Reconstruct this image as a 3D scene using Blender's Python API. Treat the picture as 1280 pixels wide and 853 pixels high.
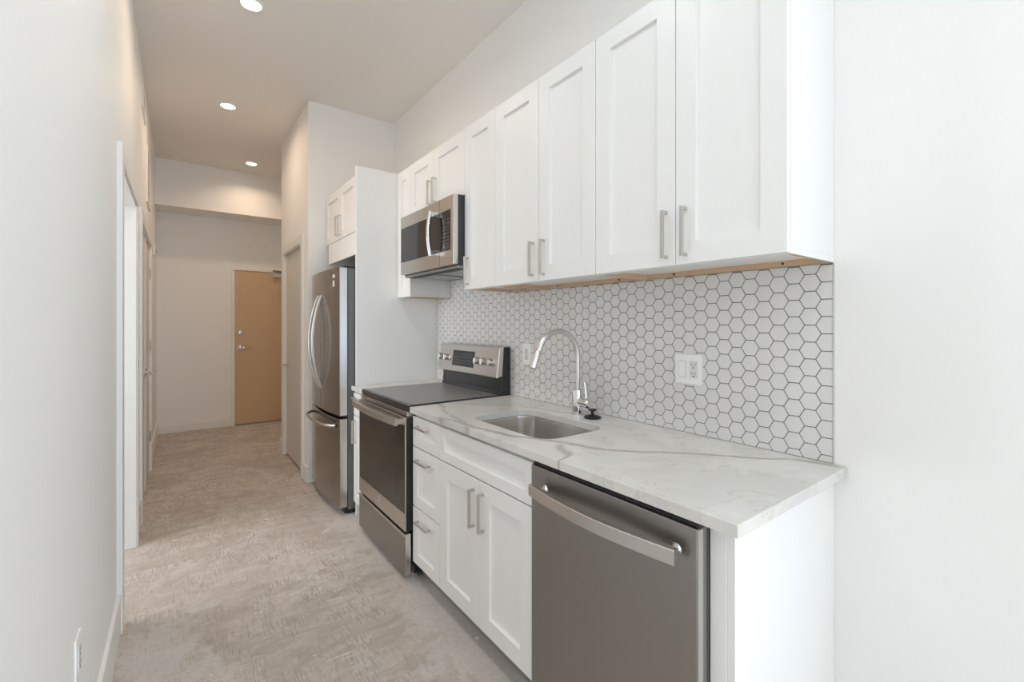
import bpy, bmesh, math, random
from mathutils import Vector, Matrix
random.seed(7)
PI = math.pi
scene = bpy.context.scene
for o in list(bpy.data.objects): bpy.data.objects.remove(o)

# ------------------------------------------------------------------ camera
FOC, CY = 561.528, 404.546
cam_d = bpy.data.cameras.new('camera')
cam = bpy.data.objects.new('camera', cam_d); scene.collection.objects.link(cam)
cam_d.sensor_width = 36; cam_d.sensor_fit = 'HORIZONTAL'
cam_d.lens = FOC / 1280 * 36
cam_d.shift_y = (CY - 426.5) / 1280
cam_d.clip_start = .01; cam_d.clip_end = 100
cam.location = (-1.637, -.524, 1.35)
cam.rotation_euler = (PI / 2, 0, -math.radians(36.585))
scene.camera = cam
# ------------------------------------------------------------------ exposure and world
scene.view_settings.view_transform = 'Standard'
scene.view_settings.look = 'None'
scene.view_settings.gamma = 1
scene.view_settings.use_curve_mapping = False
scene.view_settings.exposure = 0.02
scene.cycles.max_bounces = 12
scene.cycles.diffuse_bounces = 8
scene.cycles.use_denoising = True
world = bpy.data.worlds.new('sky'); scene.world = world; world.use_nodes = True
world.node_tree.nodes['Background'].inputs[0].default_value = (1, .64, .43, 1)
world.node_tree.nodes['Background'].inputs[1].default_value = 1.4
# ------------------------------------------------------------------ added area lamps standing for daylight from invented, unseen windows
XR_ROOM = -3.3
def area(name, loc, rot, sx, sy, power, col):
    d = bpy.data.lights.new(name, 'AREA'); d.shape = 'RECTANGLE'; d.size = sx; d.size_y = sy
    d.energy = power; d.color = col
    o = bpy.data.objects.new(name, d); scene.collection.objects.link(o)
    o.location = loc; o.rotation_euler = rot
    return o
# each entry: power in watts, colour
L_BACK = (120.0, (0.400, 0.700, 1.000)); L_SIDE = (122.0, (0.938, 1.000, 0.969)); L_ROOM = (38.4, (0.969, 0.984, 1.000)); L_DOWN = (5.1, (1.000, 0.735, 0.510)); L_KDOWN = (4.8, (0.808, 0.942, 1.000))
area('added_window_light', (1.25, -6.92, 1.52), (PI / 2, 0, 0), 3.0, 2.8, *L_BACK)  # lamp for an invented window behind the camera
area('added_side_window_light', (2.92, -5.0, 1.52), (PI / 2, 0, PI / 2), 3.4, 2.8, *L_SIDE)  # added lamp at an invented side window, brightens the left wall
area('side_room_fill_light', (XR_ROOM, 2.6, 1.6), (PI / 2, 0, -PI / 2), 1.6, 1.8, *L_ROOM)  # added fill lamp in the unseen side room, which has no window
# ------------------------------------------------------------------ materials
def mat(name):
    m = bpy.data.materials.new(name); m.use_nodes = True
    nt = m.node_tree; b = nt.nodes['Principled BSDF']
    return m, nt, b
def simple(name, col, rough=.5, metal=0, bump=0, bscale=200, spec=None, coat=0):
    m, nt, b = mat(name)
    b.inputs['Base Color'].default_value = (*col, 1)
    b.inputs['Roughness'].default_value = rough
    b.inputs['Metallic'].default_value = metal
    if coat: b.inputs['Coat Weight'].default_value = coat
    if spec is not None: b.inputs['Specular IOR Level'].default_value = spec
    if bump:
        tc = nt.nodes.new('ShaderNodeTexCoord'); n = nt.nodes.new('ShaderNodeTexNoise')
        n.inputs['Scale'].default_value = bscale
        bp = nt.nodes.new('ShaderNodeBump'); bp.inputs['Strength'].default_value = bump
        bp.inputs['Distance'].default_value = .002
        nt.links.new(tc.outputs['Object'], n.inputs['Vector'])
        nt.links.new(n.outputs['Fac'], bp.inputs['Height'])
        nt.links.new(bp.outputs['Normal'], b.inputs['Normal'])
    return m
def brushed(name, col, rough, axis, amt=.12, col2=None):
    """brushed metal: noise stretched along one axis drives roughness and a faint tone"""
    m, nt, b = mat(name)
    b.inputs['Metallic'].default_value = 1
    tc = nt.nodes.new('ShaderNodeTexCoord'); mp = nt.nodes.new('ShaderNodeMapping')
    s = [900, 900, 900]; s['xyz'.index(axis)] = 2
    mp.inputs['Scale'].default_value = s
    n = nt.nodes.new('ShaderNodeTexNoise'); n.inputs['Scale'].default_value = 1; n.inputs['Detail'].default_value = 3
    mr = nt.nodes.new('ShaderNodeMapRange')
    mr.inputs['To Min'].default_value = rough - amt; mr.inputs['To Max'].default_value = rough + amt
    mx = nt.nodes.new('ShaderNodeMix'); mx.data_type = 'RGBA'
    mx.inputs['A'].default_value = (*[c * .97 for c in col], 1); mx.inputs['B'].default_value = (*[min(1, c * 1.03) for c in col], 1)
    L = nt.links.new
    L(tc.outputs['Object'], mp.inputs['Vector']); L(mp.outputs['Vector'], n.inputs['Vector'])
    L(n.outputs['Fac'], mr.inputs['Value']); L(mr.outputs['Result'], b.inputs['Roughness'])
    L(n.outputs['Fac'], mx.inputs['Factor']); L(mx.outputs['Result'], b.inputs['Base Color'])
    return m

M = {}
M['wall'] = simple('wall_paint', (.88, .88, .875), .6, bump=.08, bscale=350)
M['ceiling'] = simple('ceiling_paint', (.84, .82, .79), .8, bump=.05)
M['trim'] = simple('trim_paint', (.84, .83, .81), .4)
M['doorpaint'] = simple('door_paint', (.70, .665, .62), .45)
M['cab'] = simple('cabinet_paint', (.87, .87, .865), .38, bump=.02)
M['rawwood'] = simple('raw_pine', (.62, .43, .28), .7, bump=.1, bscale=60)
M['nickel'] = simple('brushed_nickel', (.62, .59, .55), .28, 1)
M['chrome'] = simple('chrome', (.78, .78, .78), .08, 1)
M['satin'] = simple('satin_chrome', (.72, .71, .70), .32, 1)
M['fridge_handle'] = simple('fridge_handle_steel', (.55, .52, .49), .34, 1)
M['steel_dark'] = brushed('slate_stainless', (.34, .325, .31), .36, 'y', .03)
M['steel_fridge'] = brushed('fridge_stainless', (.37, .34, .315), .20, 'z', .03)
M['steel_mid'] = brushed('stainless', (.58, .55, .52), .29, 'y', .02)
M['steel_light'] = brushed('stainless_edge', (.68, .66, .64), .3, 'z', .02)
M['panel_steel'] = brushed('control_panel_stainless', (.68, .65, .62), .30, 'y', .02)
M['sinksteel'] = simple('sink_steel', (.68, .65, .62), .24, 1)
M['case'] = simple('appliance_grey_case', (.17, .185, .19), .6, .1, bump=.2, bscale=500)
M['black'] = simple('black_plastic', (.012, .012, .013), .4)
M['darkgap'] = simple('toe_kick_grey', (.30, .30, .30), .6)
M['glassblack'] = simple('black_glass', (.016, .015, .014), .06, spec=.7)
M['cooktop'] = simple('ceramic_cooktop', (.22, .218, .215), .34, spec=1)
M['blackenamel'] = simple('black_enamel', (.02, .02, .022), .2, spec=.6)
M['greymetal'] = simple('painted_grey_metal', (.33, .34, .35), .4, .7)
M['plate'] = simple('white_plastic', (.90, .90, .89), .3)
M['platein'] = simple('white_device_plastic', (.74, .74, .73), .3)
M['rubber'] = simple('black_rubber', (.015, .015, .015), .5)
M['ink'] = simple('grey_print', (.13, .13, .13), .6)
M['label'] = simple('paper_label', (.75, .74, .70), .6)
M['tile'] = simple('white_ceramic_tile', (.74, .735, .725), .30)
M['grout'] = simple('grey_grout', (.20, .19, .18), .9, bump=.3, bscale=900)
M['filter'] = simple('grease_filter', (.42, .44, .45), .35, .9, bump=.6, bscale=700)

def emis(name, col, st):
    m, nt, b = mat(name)
    b.inputs['Emission Color'].default_value = (*col, 1); b.inputs['Emission Strength'].default_value = st
    b.inputs['Base Color'].default_value = (.9, .9, .9, 1)
    return m
M['lens'] = emis('led_lens', (1, .86, .72), 14)

def glass_mat():
    m = bpy.data.materials.new('window_glass'); m.use_nodes = True; nt = m.node_tree
    nt.nodes.clear()
    o = nt.nodes.new('ShaderNodeOutputMaterial'); mx = nt.nodes.new('ShaderNodeMixShader')
    t = nt.nodes.new('ShaderNodeBsdfTransparent'); g = nt.nodes.new('ShaderNodeBsdfGlossy'); g.inputs['Roughness'].default_value = .01
    mx.inputs[0].default_value = .06
    nt.links.new(t.outputs[0], mx.inputs[1]); nt.links.new(g.outputs[0], mx.inputs[2]); nt.links.new(mx.outputs[0], o.inputs[0])
    return m
M['glass'] = glass_mat()

class NT:
    """small helper to write node math"""
    def __init__(s, nt): s.nt = nt
    def new(s, t, **k):
        n = s.nt.nodes.new(t)
        for a, v in k.items(): setattr(n, a, v)
        return n
    def put(s, sock, v):
        if isinstance(v, (int, float)): sock.default_value = v
        elif isinstance(v, tuple): sock.default_value = v
        else: s.nt.links.new(v, sock)
    def math(s, op, a, b=0., c=0., clamp=False):
        n = s.new('ShaderNodeMath', operation=op); n.use_clamp = clamp
        s.put(n.inputs[0], a); s.put(n.inputs[1], b); s.put(n.inputs[2], c)
        return n.outputs[0]
    def noise(s, vec, scale, detail=4, rough=.55, dist=0):
        n = s.new('ShaderNodeTexNoise'); s.put(n.inputs['Vector'], vec)
        n.inputs['Scale'].default_value = scale; n.inputs['Detail'].default_value = detail
        n.inputs['Roughness'].default_value = rough; n.inputs['Distortion'].default_value = dist
        return n.outputs['Fac']
    def mapping(s, vec, scale=(1, 1, 1), rot=(0, 0, 0), loc=(0, 0, 0)):
        n = s.new('ShaderNodeMapping'); s.put(n.inputs['Vector'], vec)
        n.inputs['Scale'].default_value = scale; n.inputs['Rotation'].default_value = rot; n.inputs['Location'].default_value = loc
        return n.outputs[0]
    def ramp(s, f, lo, hi):            # smoothstep lo..hi -> 0..1
        n = s.new('ShaderNodeMapRange', interpolation_type='SMOOTHSTEP'); s.put(n.inputs['Value'], f)
        n.inputs['From Min'].default_value = lo; n.inputs['From Max'].default_value = hi
        return n.outputs['Result']
    def mix(s, f, a, b):
        n = s.new('ShaderNodeMix', data_type='RGBA'); s.put(n.inputs['Factor'], f)
        s.put(n.inputs['A'], a if not isinstance(a, tuple) else (*a, 1)); s.put(n.inputs['B'], b if not isinstance(b, tuple) else (*b, 1))
        return n.outputs['Result']

def floor_mat():
    m, nt, b = mat('scraped_concrete'); N = NT(nt)
    geo = N.new('ShaderNodeNewGeometry').outputs['Position']
    sp = N.new('ShaderNodeSeparateXYZ'); N.put(sp.inputs[0], geo); X, Y = sp.outputs[0], sp.outputs[1]
    big = N.noise(geo, 1.6, 5, .6, .6); mid = N.noise(geo, 6, 6, .65, .4)
    fine = N.noise(geo, 60, 4, .7)
    # wiped mortar streaks, stretched across and along
    st1 = N.noise(N.mapping(geo, (4.5, 13, 1), (0, 0, .35)), 1, 7, .72, 1.0)
    st2 = N.noise(N.mapping(geo, (16, 4, 1), (0, 0, .1)), 1, 7, .75, .8)
    ridges = N.noise(N.mapping(geo, (120, 12, 1), (0, 0, .15)), 1, 3, .6, .5)
    c = N.mix(N.ramp(big, .35, .66), (.47, .41, .36), (.63, .575, .53))
    c = N.mix(N.math('MULTIPLY', N.ramp(mid, .45, .75), .6), c, (.72, .68, .64))
    c = N.mix(N.math('MULTIPLY', N.ramp(st1, .52, .68), .55), c, (.72, .68, .64))
    c = N.mix(N.math('MULTIPLY', N.ramp(st1, .52, .34), .6), c, (.37, .32, .28))
    c = N.mix(N.math('MULTIPLY', N.ramp(st2, .52, .34), .45), c, (.37, .32, .28))
    c = N.mix(N.math('MULTIPLY', N.ramp(ridges, .54, .38), N.math('MULTIPLY', N.ramp(mid, .44, .56), .7)), c, (.34, .295, .26))
    # smooth grey screed: a strip by the cabinets and a patch by the near left wall
    wob = N.math('MULTIPLY', N.math('SUBTRACT', mid, .5), .9)
    strip = N.ramp(N.math('ADD', X, wob), -.86, -.74)
    strip = N.math('MULTIPLY', strip, N.ramp(Y, 3.4, 2.7))
    px = N.ramp(N.math('ADD', X, wob), -1.50, -1.66); py = N.ramp(N.math('ADD', Y, wob), 2.10, 1.98)
    px0 = N.ramp(N.math('ADD', X, wob), -1.83, -1.77)
    patch = N.math('MULTIPLY', N.math('MULTIPLY', px, py), px0)
    msk = N.math('MAXIMUM', N.math('MULTIPLY', strip, .75), N.math('MULTIPLY', patch, .8))
    c = N.mix(msk, c, (.60, .57, .55))
    # pale plaster crumbs and scrapes
    vo = N.new('ShaderNodeTexVoronoi', feature='F1'); N.put(vo.inputs['Vector'], geo); vo.inputs['Scale'].default_value = 7
    vc = N.new('ShaderNodeSeparateColor'); N.put(vc.inputs[0], vo.outputs['Color'])
    crumb = N.math('MULTIPLY', N.math('LESS_THAN', vo.outputs['Distance'], N.math('MULTIPLY', vc.outputs[0], .10)), N.math('GREATER_THAN', vc.outputs[1], .72))
    scr = N.noise(N.mapping(geo, (5, 90, 1), (0, 0, .5)), 1, 2, .5, .6)
    scr = N.math('MULTIPLY', N.ramp(scr, .66, .72), N.ramp(mid, .45, .55))
    c = N.mix(N.math('MULTIPLY', N.math('MAXIMUM', crumb, scr), .8), c, (.86, .82, .77))
    c = N.mix(N.math('MULTIPLY', N.ramp(fine, .4, .7), .35), c, (.40, .345, .30))
    N.put(b.inputs['Base Color'], c)
    b.inputs['Roughness'].default_value = .62
    bp = N.new('ShaderNodeBump'); bp.inputs['Strength'].default_value = .35; bp.inputs['Distance'].default_value = .004
    N.put(bp.inputs['Height'], N.math('ADD', N.math('ADD', mid, st1), N.math('MULTIPLY', fine, .4)))
    N.put(b.inputs['Normal'], bp.outputs['Normal'])
    return m
M['floor'] = floor_mat()

def quartz_mat():
    m, nt, b = mat('veined_quartz'); N = NT(nt)
    geo = N.new('ShaderNodeNewGeometry').outputs['Position']
    sp = N.new('ShaderNodeSeparateXYZ'); N.put(sp.inputs[0], geo); X, Y = sp.outputs[0], sp.outputs[1]
    n1 = N.noise(geo, 5, 5, .6, .5); n2 = N.noise(geo, 14, 4, .6); n3 = N.noise(geo, 2.2, 4, .55, 1.5)
    def curve(pts, src):               # pts: (y, x) world metres
        y0, y1 = -.1, 2.8
        mr = N.math('DIVIDE', N.math('SUBTRACT', src, y0), y1 - y0)
        fc = N.new('ShaderNodeFloatCurve'); cu = fc.mapping.curves[0]
        ps = [((y - y0) / (y1 - y0), (x + 1) / 1.0) for y, x in sorted(pts)]
        cu.points[0].location = ps[0]; cu.points[1].location = ps[-1]
        for p in ps[1:-1]: cu.points.new(*p)
        fc.mapping.update(); N.put(fc.inputs['Value'], mr)
        return N.math('SUBTRACT', fc.outputs[0], 1.0)
    def vein(pts, w, wob, ylo, yhi, soft=.03):
        d = N.math('ABSOLUTE', N.math('ADD', N.math('SUBTRACT', X, curve(pts, Y)), N.math('MULTIPLY', N.math('SUBTRACT', n1, .5), wob)))
        v = N.ramp(d, w, w * .15)
        g = N.math('MULTIPLY', N.ramp(Y, ylo - soft, ylo + soft), N.ramp(Y, yhi + soft, yhi - soft))
        return N.math('MULTIPLY', v, g)
    c = N.mix(N.ramp(n3, .3, .7), (.74, .725, .70), (.64, .625, .60))
    c = N.mix(N.math('MULTIPLY', N.ramp(n1, .55, .75), .35), c, (.55, .53, .50))
    vA = vein([(-.1, -.02), (.071, -.043), (.162, -.132), (.296, -.228), (.474, -.406), (.561, -.474), (.731, -.52), (.95, -.62), (1.2, -.64), (1.38, -.66)], .024, .06, -.03, 1.35)
    vB = vein([(-.1, -.16), (.28, -.253), (.31, -.38), (.33, -.60), (.36, -.72)], .008, .05, .2, .40, .02)
    vC = vein([(.50, -.75), (.53, -.68), (.56, -.60), (.62, -.575), (.70, -.50)], .030, .05, .50, .68, .03)
    vD = vein([(1.0, -.10), (1.356, -.199), (1.466, -.308), (1.588, -.394), (1.7, -.62)], .018, .06, 1.0, 1.7)
    vE = vein([(.9, -.85), (1.0, -.78), (1.1, -.66), (1.205, -.62), (1.5, -.56), (1.7, -.5)], .022, .08, .98, 1.7)
    vF = vein([(.6, -.10), (.9, -.17), (1.3, -.13)], .006, .05, .3, .95)
    mx = N.math('MAXIMUM', vA, N.math('MULTIPLY', vB, .5)); mx = N.math('MAXIMUM', mx, N.math('MULTIPLY', vC, .8))
    mx = N.math('MAXIMUM', mx, N.math('MULTIPLY', vD, .7)); mx = N.math('MAXIMUM', mx, N.math('MULTIPLY', vE, .8)); mx = N.math('MAXIMUM', mx, N.math('MULTIPLY', vF, .5))
    c = N.mix(N.math('MULTIPLY', mx, N.ramp(n2, .1, .55)), c, (.42, .395, .36))
    v2 = N.ramp(N.math('ABSOLUTE', N.math('SUBTRACT', n3, .52)), .012, .0)
    c = N.mix(N.math('MULTIPLY', v2, .35), c, (.48, .44, .40))
    N.put(b.inputs['Base Color'], c); b.inputs['Roughness'].default_value = .22
    return m
M['quartz'] = quartz_mat()

def maple_mat():
    m, nt, b = mat('maple_veneer'); N = NT(nt)
    tc = N.new('ShaderNodeTexCoord').outputs['Object']
    a = N.noise(N.mapping(tc, (9, 9, 1.2)), 1, 5, .6, 1.0); f = N.noise(N.mapping(tc, (160, 160, 8)), 1, 3, .6)
    c = N.mix(a, (.60, .42, .255), (.70, .51, .33)); c = N.mix(N.math('MULTIPLY', f, .25), c, (.50, .33, .19))
    N.put(b.inputs['Base Color'], c); b.inputs['Roughness'].default_value = .42
    return m
M['maple'] = maple_mat()

# ------------------------------------------------------------------ mesh helpers (all written in world metres)
def box(bm, x0, x1, y0, y1, z0, z1):
    x0, x1 = sorted((x0, x1)); y0, y1 = sorted((y0, y1)); z0, z1 = sorted((z0, z1))
    v = [bm.verts.new((x, y, z)) for x in (x0, x1) for y in (y0, y1) for z in (z0, z1)]
    for f in ((0, 1, 3, 2), (4, 6, 7, 5), (0, 4, 5, 1), (2, 3, 7, 6), (0, 2, 6, 4), (1, 5, 7, 3)):
        bm.faces.new([v[i] for i in f])
def nb(*boxes):
    bm = bmesh.new()
    for b in boxes: box(bm, *b)
    return bm
def frames(pts):
    """parallel-transport frames along a polyline"""
    P = [Vector(p) for p in pts]; T = []
    for i in range(len(P)):
        a = P[max(0, i - 1)]; c = P[min(len(P) - 1, i + 1)]; T.append((c - a).normalized())
    n = Vector((0, 0, 1)) if abs(T[0].z) < .9 else Vector((0, 1, 0))
    n = (n - T[0] * n.dot(T[0])).normalized(); out = []
    for i in range(len(P)):
        n = (n - T[i] * n.dot(T[i])).normalized(); out.append((P[i], T[i], n, T[i].cross(n)))
    return out
def sweep(bm, pts, prof):
    """prof(i)-> list of (a,b) offsets, or a fixed list"""
    rings = []
    for i, (p, t, n, b) in enumerate(frames(pts)):
        pr = prof(i) if callable(prof) else prof
        rings.append([bm.verts.new(p + n * u + b * w) for u, w in pr])
    k = len(rings[0])
    for r0, r1 in zip(rings, rings[1:]):
        for j in range(k): bm.faces.new((r0[j], r0[(j + 1) % k], r1[(j + 1) % k], r1[j]))
    bm.faces.new(rings[0][::-1]); bm.faces.new(rings[-1])
def circ(r, n=20): return [(r * math.cos(2 * PI * i / n), r * math.sin(2 * PI * i / n)) for i in range(n)]
def tube(bm, pts, r, n=20):
    if callable(r): sweep(bm, pts, lambda i: circ(r(i), n))
    else: sweep(bm, pts, circ(r, n))
def lathe(bm, origin, axis, prof, n=32):
    """prof: list of (radius, distance along axis)"""
    o = Vector(origin); a = Vector(axis).normalized()
    u = a.orthogonal().normalized(); w = a.cross(u); rings = []
    for r, h in prof:
        if r < 1e-6: rings.append([bm.verts.new(o + a * h)])
        else: rings.append([bm.verts.new(o + a * h + (u * math.cos(2 * PI * i / n) + w * math.sin(2 * PI * i / n)) * r) for i in range(n)])
    for r0, r1 in zip(rings, rings[1:]):
        for i in range(n):
            j = (i + 1) % n
            if len(r0) == 1 and len(r1) == 1: continue
            if len(r0) == 1: bm.faces.new((r0[0], r1[j], r1[i]))
            elif len(r1) == 1: bm.faces.new((r0[i], r0[j], r1[0]))
            else: bm.faces.new((r0[i], r0[j], r1[j], r1[i]))
    if len(rings[0]) > 1: bm.faces.new(rings[0][::-1])
    if len(rings[-1]) > 1: bm.faces.new(rings[-1])
def prism(bm, poly, axis, a0, a1):
    """poly in the two other axes (cyclic order), extruded along axis"""
    def mk(p, a):
        c = list(p); c.insert('xyz'.index(axis), a); return bm.verts.new(c)
    r0 = [mk(p, a0) for p in poly]; r1 = [mk(p, a1) for p in poly]; k = len(poly)
    for j in range(k): bm.faces.new((r0[j], r0[(j + 1) % k], r1[(j + 1) % k], r1[j]))
    bm.faces.new(r0[::-1]); bm.faces.new(r1)

def wloc(o):
    p = Vector((0, 0, 0))
    while o: p += o.location; o = o.parent
    return p
def obj(name, bm, material, parent=None, bevel=0, smooth=False, label=None):
    bmesh.ops.recalc_face_normals(bm, faces=bm.faces)
    if parent: org = wloc(parent)
    else:
        xs = [v.co.x for v in bm.verts]; ys = [v.co.y for v in bm.verts]; zs = [v.co.z for v in bm.verts]
        org = Vector(((min(xs) + max(xs)) / 2, (min(ys) + max(ys)) / 2, min(zs)))
    bmesh.ops.translate(bm, verts=bm.verts, vec=-org)
    me = bpy.data.meshes.new(name); bm.to_mesh(me); bm.free()
    if material: me.materials.append(material)
    o = bpy.data.objects.new(name, me); scene.collection.objects.link(o)
    if parent: o.parent = parent
    else: o.location = org
    if smooth:
        for p in me.polygons: p.use_smooth = True
        me.set_sharp_from_angle(angle=math.radians(35))
    if bevel:
        md = o.modifiers.new('bevel', 'BEVEL'); md.width = bevel; md.segments = 2; md.limit_method = 'ANGLE'; md.angle_limit = math.radians(40)
        md.harden_normals = False
    if label: o['label'] = label
    return o
def tag(o, label, cat, group=None):
    o['label'] = label; o['category'] = cat
    if group: o['group'] = group
    return o
def thing(name, loc, label, cat, group=None):
    o = bpy.data.objects.new(name, None); o.empty_display_size = .1; scene.collection.objects.link(o)
    o.location = loc
    return tag(o, label, cat, group)
def struct(name, bm, m, parent=None, bevel=0, label=None, cat=None):
    o = obj(name, bm, m, parent, bevel)
    if not parent:
        o['kind'] = 'structure'
        if label: o['label'] = label
        if cat: o['category'] = cat
    return o

# ------------------------------------------------------------------ room shell
H = 3.241; XL = -1.853; XC = -.754; YR = 3.562; YN = 4.80; YF = 6.431
YB = -7.0; XW = 3.0; T = .12; YK = -.7      # kitchen wall ends at YK, an invented, unseen living room opens to the right
struct('floor', nb((XL - T - 1.6, XW + T, YB - T, YF + T, -.1, 0)), M['floor'], label='scraped bare concrete floor with pale mortar smears', cat='floor')
struct('ceiling', nb((XL - T - 1.6, XW + T, YB - T, YF + T, H, H + .1)), M['ceiling'], label='plain high painted ceiling with recessed lights', cat='ceiling')
struct('wall_right', nb((0, T, YK, YF + T, 0, H)), M['wall'], label='white wall behind the kitchen cabinets', cat='wall')
# left wall with the side opening (y 2.13..3.00) and the closet opening (y 3.45..4.76)
O1, O2, OT = 2.13, 3.005, 2.06
C1, C2, CT = 3.45, 4.73, 2.05
struct('wall_left', nb((XL - T, XL, YB, O1, 0, H), (XL - T, XL, O2, C1, 0, H), (XL - T, XL, C2, YF, 0, H),
                       (XL - T, XL, O1, O2, OT, H), (XL - T, XL, C1, C2, CT, H)), M['wall'], label='long white left wall with an open doorway and closet', cat='wall')
struct('wall_far', nb((XL - T - 1.6, T, YF, YF + T, 0, H)), M['wall'], label='end wall of the hallway with the entry door', cat='wall')
struct('wall_hall_right', nb((XC, -.63, YR + .0, 3.772, 0, H), (XC, -.63, 4.60, YN, 0, H), (XC, -.63, 3.772, 4.60, 2.06, H),
                             (-.63, 0, YR, YR + .1, 0, H), (-.63, 0, YN - .1, YN, 0, H)), M['wall'], label='hallway closet wall beside the refrigerator', cat='wall')
struct('wall_side_room', nb((XL - T - 1.6, XL - T - 1.5, -.9, YF, 0, H), (XL - T - 1.5, XL - T, -.9, -.8, 0, H)), M['wall'])
struct('wall_living_front', nb((T, XW, YK, YK + T, 0, H)), M['wall'])
SY0w, SY1w = -6.8, -3.2
WX0, WX1, WZ0, WZ1 = -.35, 2.85, .08, 3.0
struct('wall_living_right', nb((XW, XW + T, YB, SY0w, 0, H), (XW, XW + T, SY1w, YK + T, 0, H), (XW, XW + T, SY0w, SY1w, 0, WZ0), (XW, XW + T, SY0w, SY1w, WZ1, H)), M['wall'])
wf = [(XW + .03, XW + .09, SY0w, SY1w, WZ0, WZ0 + .06), (XW + .03, XW + .09, SY0w, SY1w, WZ1 - .06, WZ1)]
for k in range(5):
    y = SY0w + (SY1w - SY0w - .06) * k / 4; wf.append((XW + .03, XW + .09, y, y + .06, WZ0, WZ1))
wfo = struct('added_window_2', nb(*wf), M['trim'])  # invented, unseen window behind the added side lamp
struct('window_glass', nb((XW + .06, XW + .065, SY0w, SY1w, WZ0, WZ1)), M['glass'], wfo)
# back wall with an invented, unseen big window
struct('wall_back', nb((XL - T, WX0, YB - T, YB, 0, H), (WX1, XW + T, YB - T, YB, 0, H), (WX0, WX1, YB - T, YB, 0, WZ0), (WX0, WX1, YB - T, YB, WZ1, H)), M['wall'])
wf = [(WX0, WX1, YB - .09, YB - .03, WZ0, WZ0 + .06), (WX0, WX1, YB - .09, YB - .03, WZ1 - .06, WZ1)]
for k in range(5):
    x = WX0 + (WX1 - WX0 - .06) * k / 4; wf.append((x, x + .06, YB - .09, YB - .03, WZ0, WZ1))
wfo = struct('added_window_1', nb(*wf), M['trim'])
struct('window_glass', nb((WX0, WX1, YB - .065, YB - .06, WZ0, WZ1)), M['glass'], wfo)
# bulkhead above the far wall
struct('wall_bulkhead', nb((XL, 0, 5.988, YF, 2.71, H)), M['wall'], label='boxed bulkhead across the end of the hallway', cat='bulkhead')
# baseboards
BH, BT = .175, .015
struct('baseboard_left', nb((XL, XL + BT, YB, O1 - .08, 0, BH), (XL, XL + BT, O2 + .085, C1 - .085, 0, BH), (XL, XL + BT, C2 + .085, YF, 0, BH)), M['trim'], bevel=.003)
struct('baseboard_far', nb((XL + BT, -1.10, YF - BT, YF, 0, .09)), M['trim'], bevel=.003)
struct('baseboard_hall', nb((XC - BT, XC, YR - .0, 3.70, 0, .13), (XC - BT, XC, 4.675, YN, 0, .13), (XC - BT, XC + .13, YN, YN + BT, 0, .13)), M['trim'], bevel=.003)
struct('baseboard_right', nb((-BT, 0, YK, -.01, 0, BH)), M['trim'], bevel=.003)
# casings
def casing(name, x, s, y0, y1, zt, w=.08, t=.021, jd=T, x_in=None):
    """s=+1: casing stands towards +x from wall face x"""
    bx = [(x, x + s * t, y0 - w, y0, 0, zt + w), (x, x + s * t, y1, y1 + w, 0, zt + w), (x, x + s * t, y0, y1, zt, zt + w)]
    j = .012
    bx += [(x + s * t * .6, x - s * jd, y0, y0 + j, 0, zt), (x + s * t * .6, x - s * jd, y1 - j, y1, 0, zt), (x + s * t * .6, x - s * jd, y0 + j, y1 - j, zt - j, zt)]
    return struct(name, nb(*bx), M['trim'], bevel=.002)
casing('trim_1', XL, 1, O1, O2, OT)
casing('trim_2', XL, 1, C1, C2, CT)
casing('trim_3', XC, -1, 3.772, 4.60, 2.06, w=.07, jd=.10)

# ------------------------------------------------------------------ doors
def lever(parent, x, y, z, s, dy, facing='x', rose=.036):
    """rose and lever standing out from a face; s = sign of the outward normal; dy = lever direction"""
    bm = bmesh.new()
    if facing == 'x':
        lathe(bm, (x, y, z), (s, 0, 0), [(rose, 0), (rose, .006), (rose * .8, .010), (.012, .012), (.012, .045)])
        tube(bm, [(x + s * .045, y - dy * .01, z), (x + s * .05, y + dy * .02, z), (x + s * .05, y + dy * .07, z - .002), (x + s * .046, y + dy * .115, z - .004)], .009, 12)
    else:
        lathe(bm, (x, y, z), (0, s, 0), [(rose, 0), (rose, .006), (rose * .8, .010), (.012, .012), (.012, .045)])
        tube(bm, [(x - dy * .01, y + s * .045, z), (x + dy * .02, y + s * .05, z), (x + dy * .07, y + s * .05, z - .002), (x + dy * .12, y + s * .046, z - .004)], .0095, 12)
    return obj('door_handle', bm, M['chrome'], parent, smooth=True)
# door_1: wooden entry door
d1 = bpy.data.objects.new('door_1', None); scene.collection.objects.link(d1); d1.location = (-.585, YF, 0)
d1['kind'] = 'structure'; d1['label'] = 'maple veneer entry door at the end of the hallway'; d1['category'] = 'door'
yd = YF - .012
obj('door_slab', nb((-1.038, -.132, yd, YF - .0005, .012, 2.05)), M['maple'], d1, .002)
obj('door_frame', nb((-1.075, -1.042, YF - .022, YF, 0, 2.087), (-.128, -.095, YF - .022, YF, 0, 2.087), (-1.042, -.128, YF - .022, YF, 2.054, 2.087)), M['trim'], d1, .002)
obj('threshold', nb((-1.042, -.128, YF - .05, YF - .0005, 0, .010)), M['darkgap'], d1)
lever(d1, -.972, yd, 1.026, -1, 1, 'y')
bm = bmesh.new(); lathe(bm, (-.972, yd, 1.228), (0, -1, 0), [(.032, 0), (.032, .012), (.026, .018), (.013, .02), (.013, .026), (0, .026)])
obj('deadbolt', bm, M['chrome'], d1, smooth=True)
cl = obj('door_closer', nb((-.60, -.33, yd - .055, yd, 1.985, 2.04)), M['satin'], d1, .004)
bm = bmesh.new(); tube(bm, [(-.45, yd - .03, 2.045), (-.62, yd - .20, 2.05)], .008, 8); tube(bm, [(-.62, yd - .20, 2.058), (-.42, YF - .02, 2.07)], .008, 8)
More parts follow.
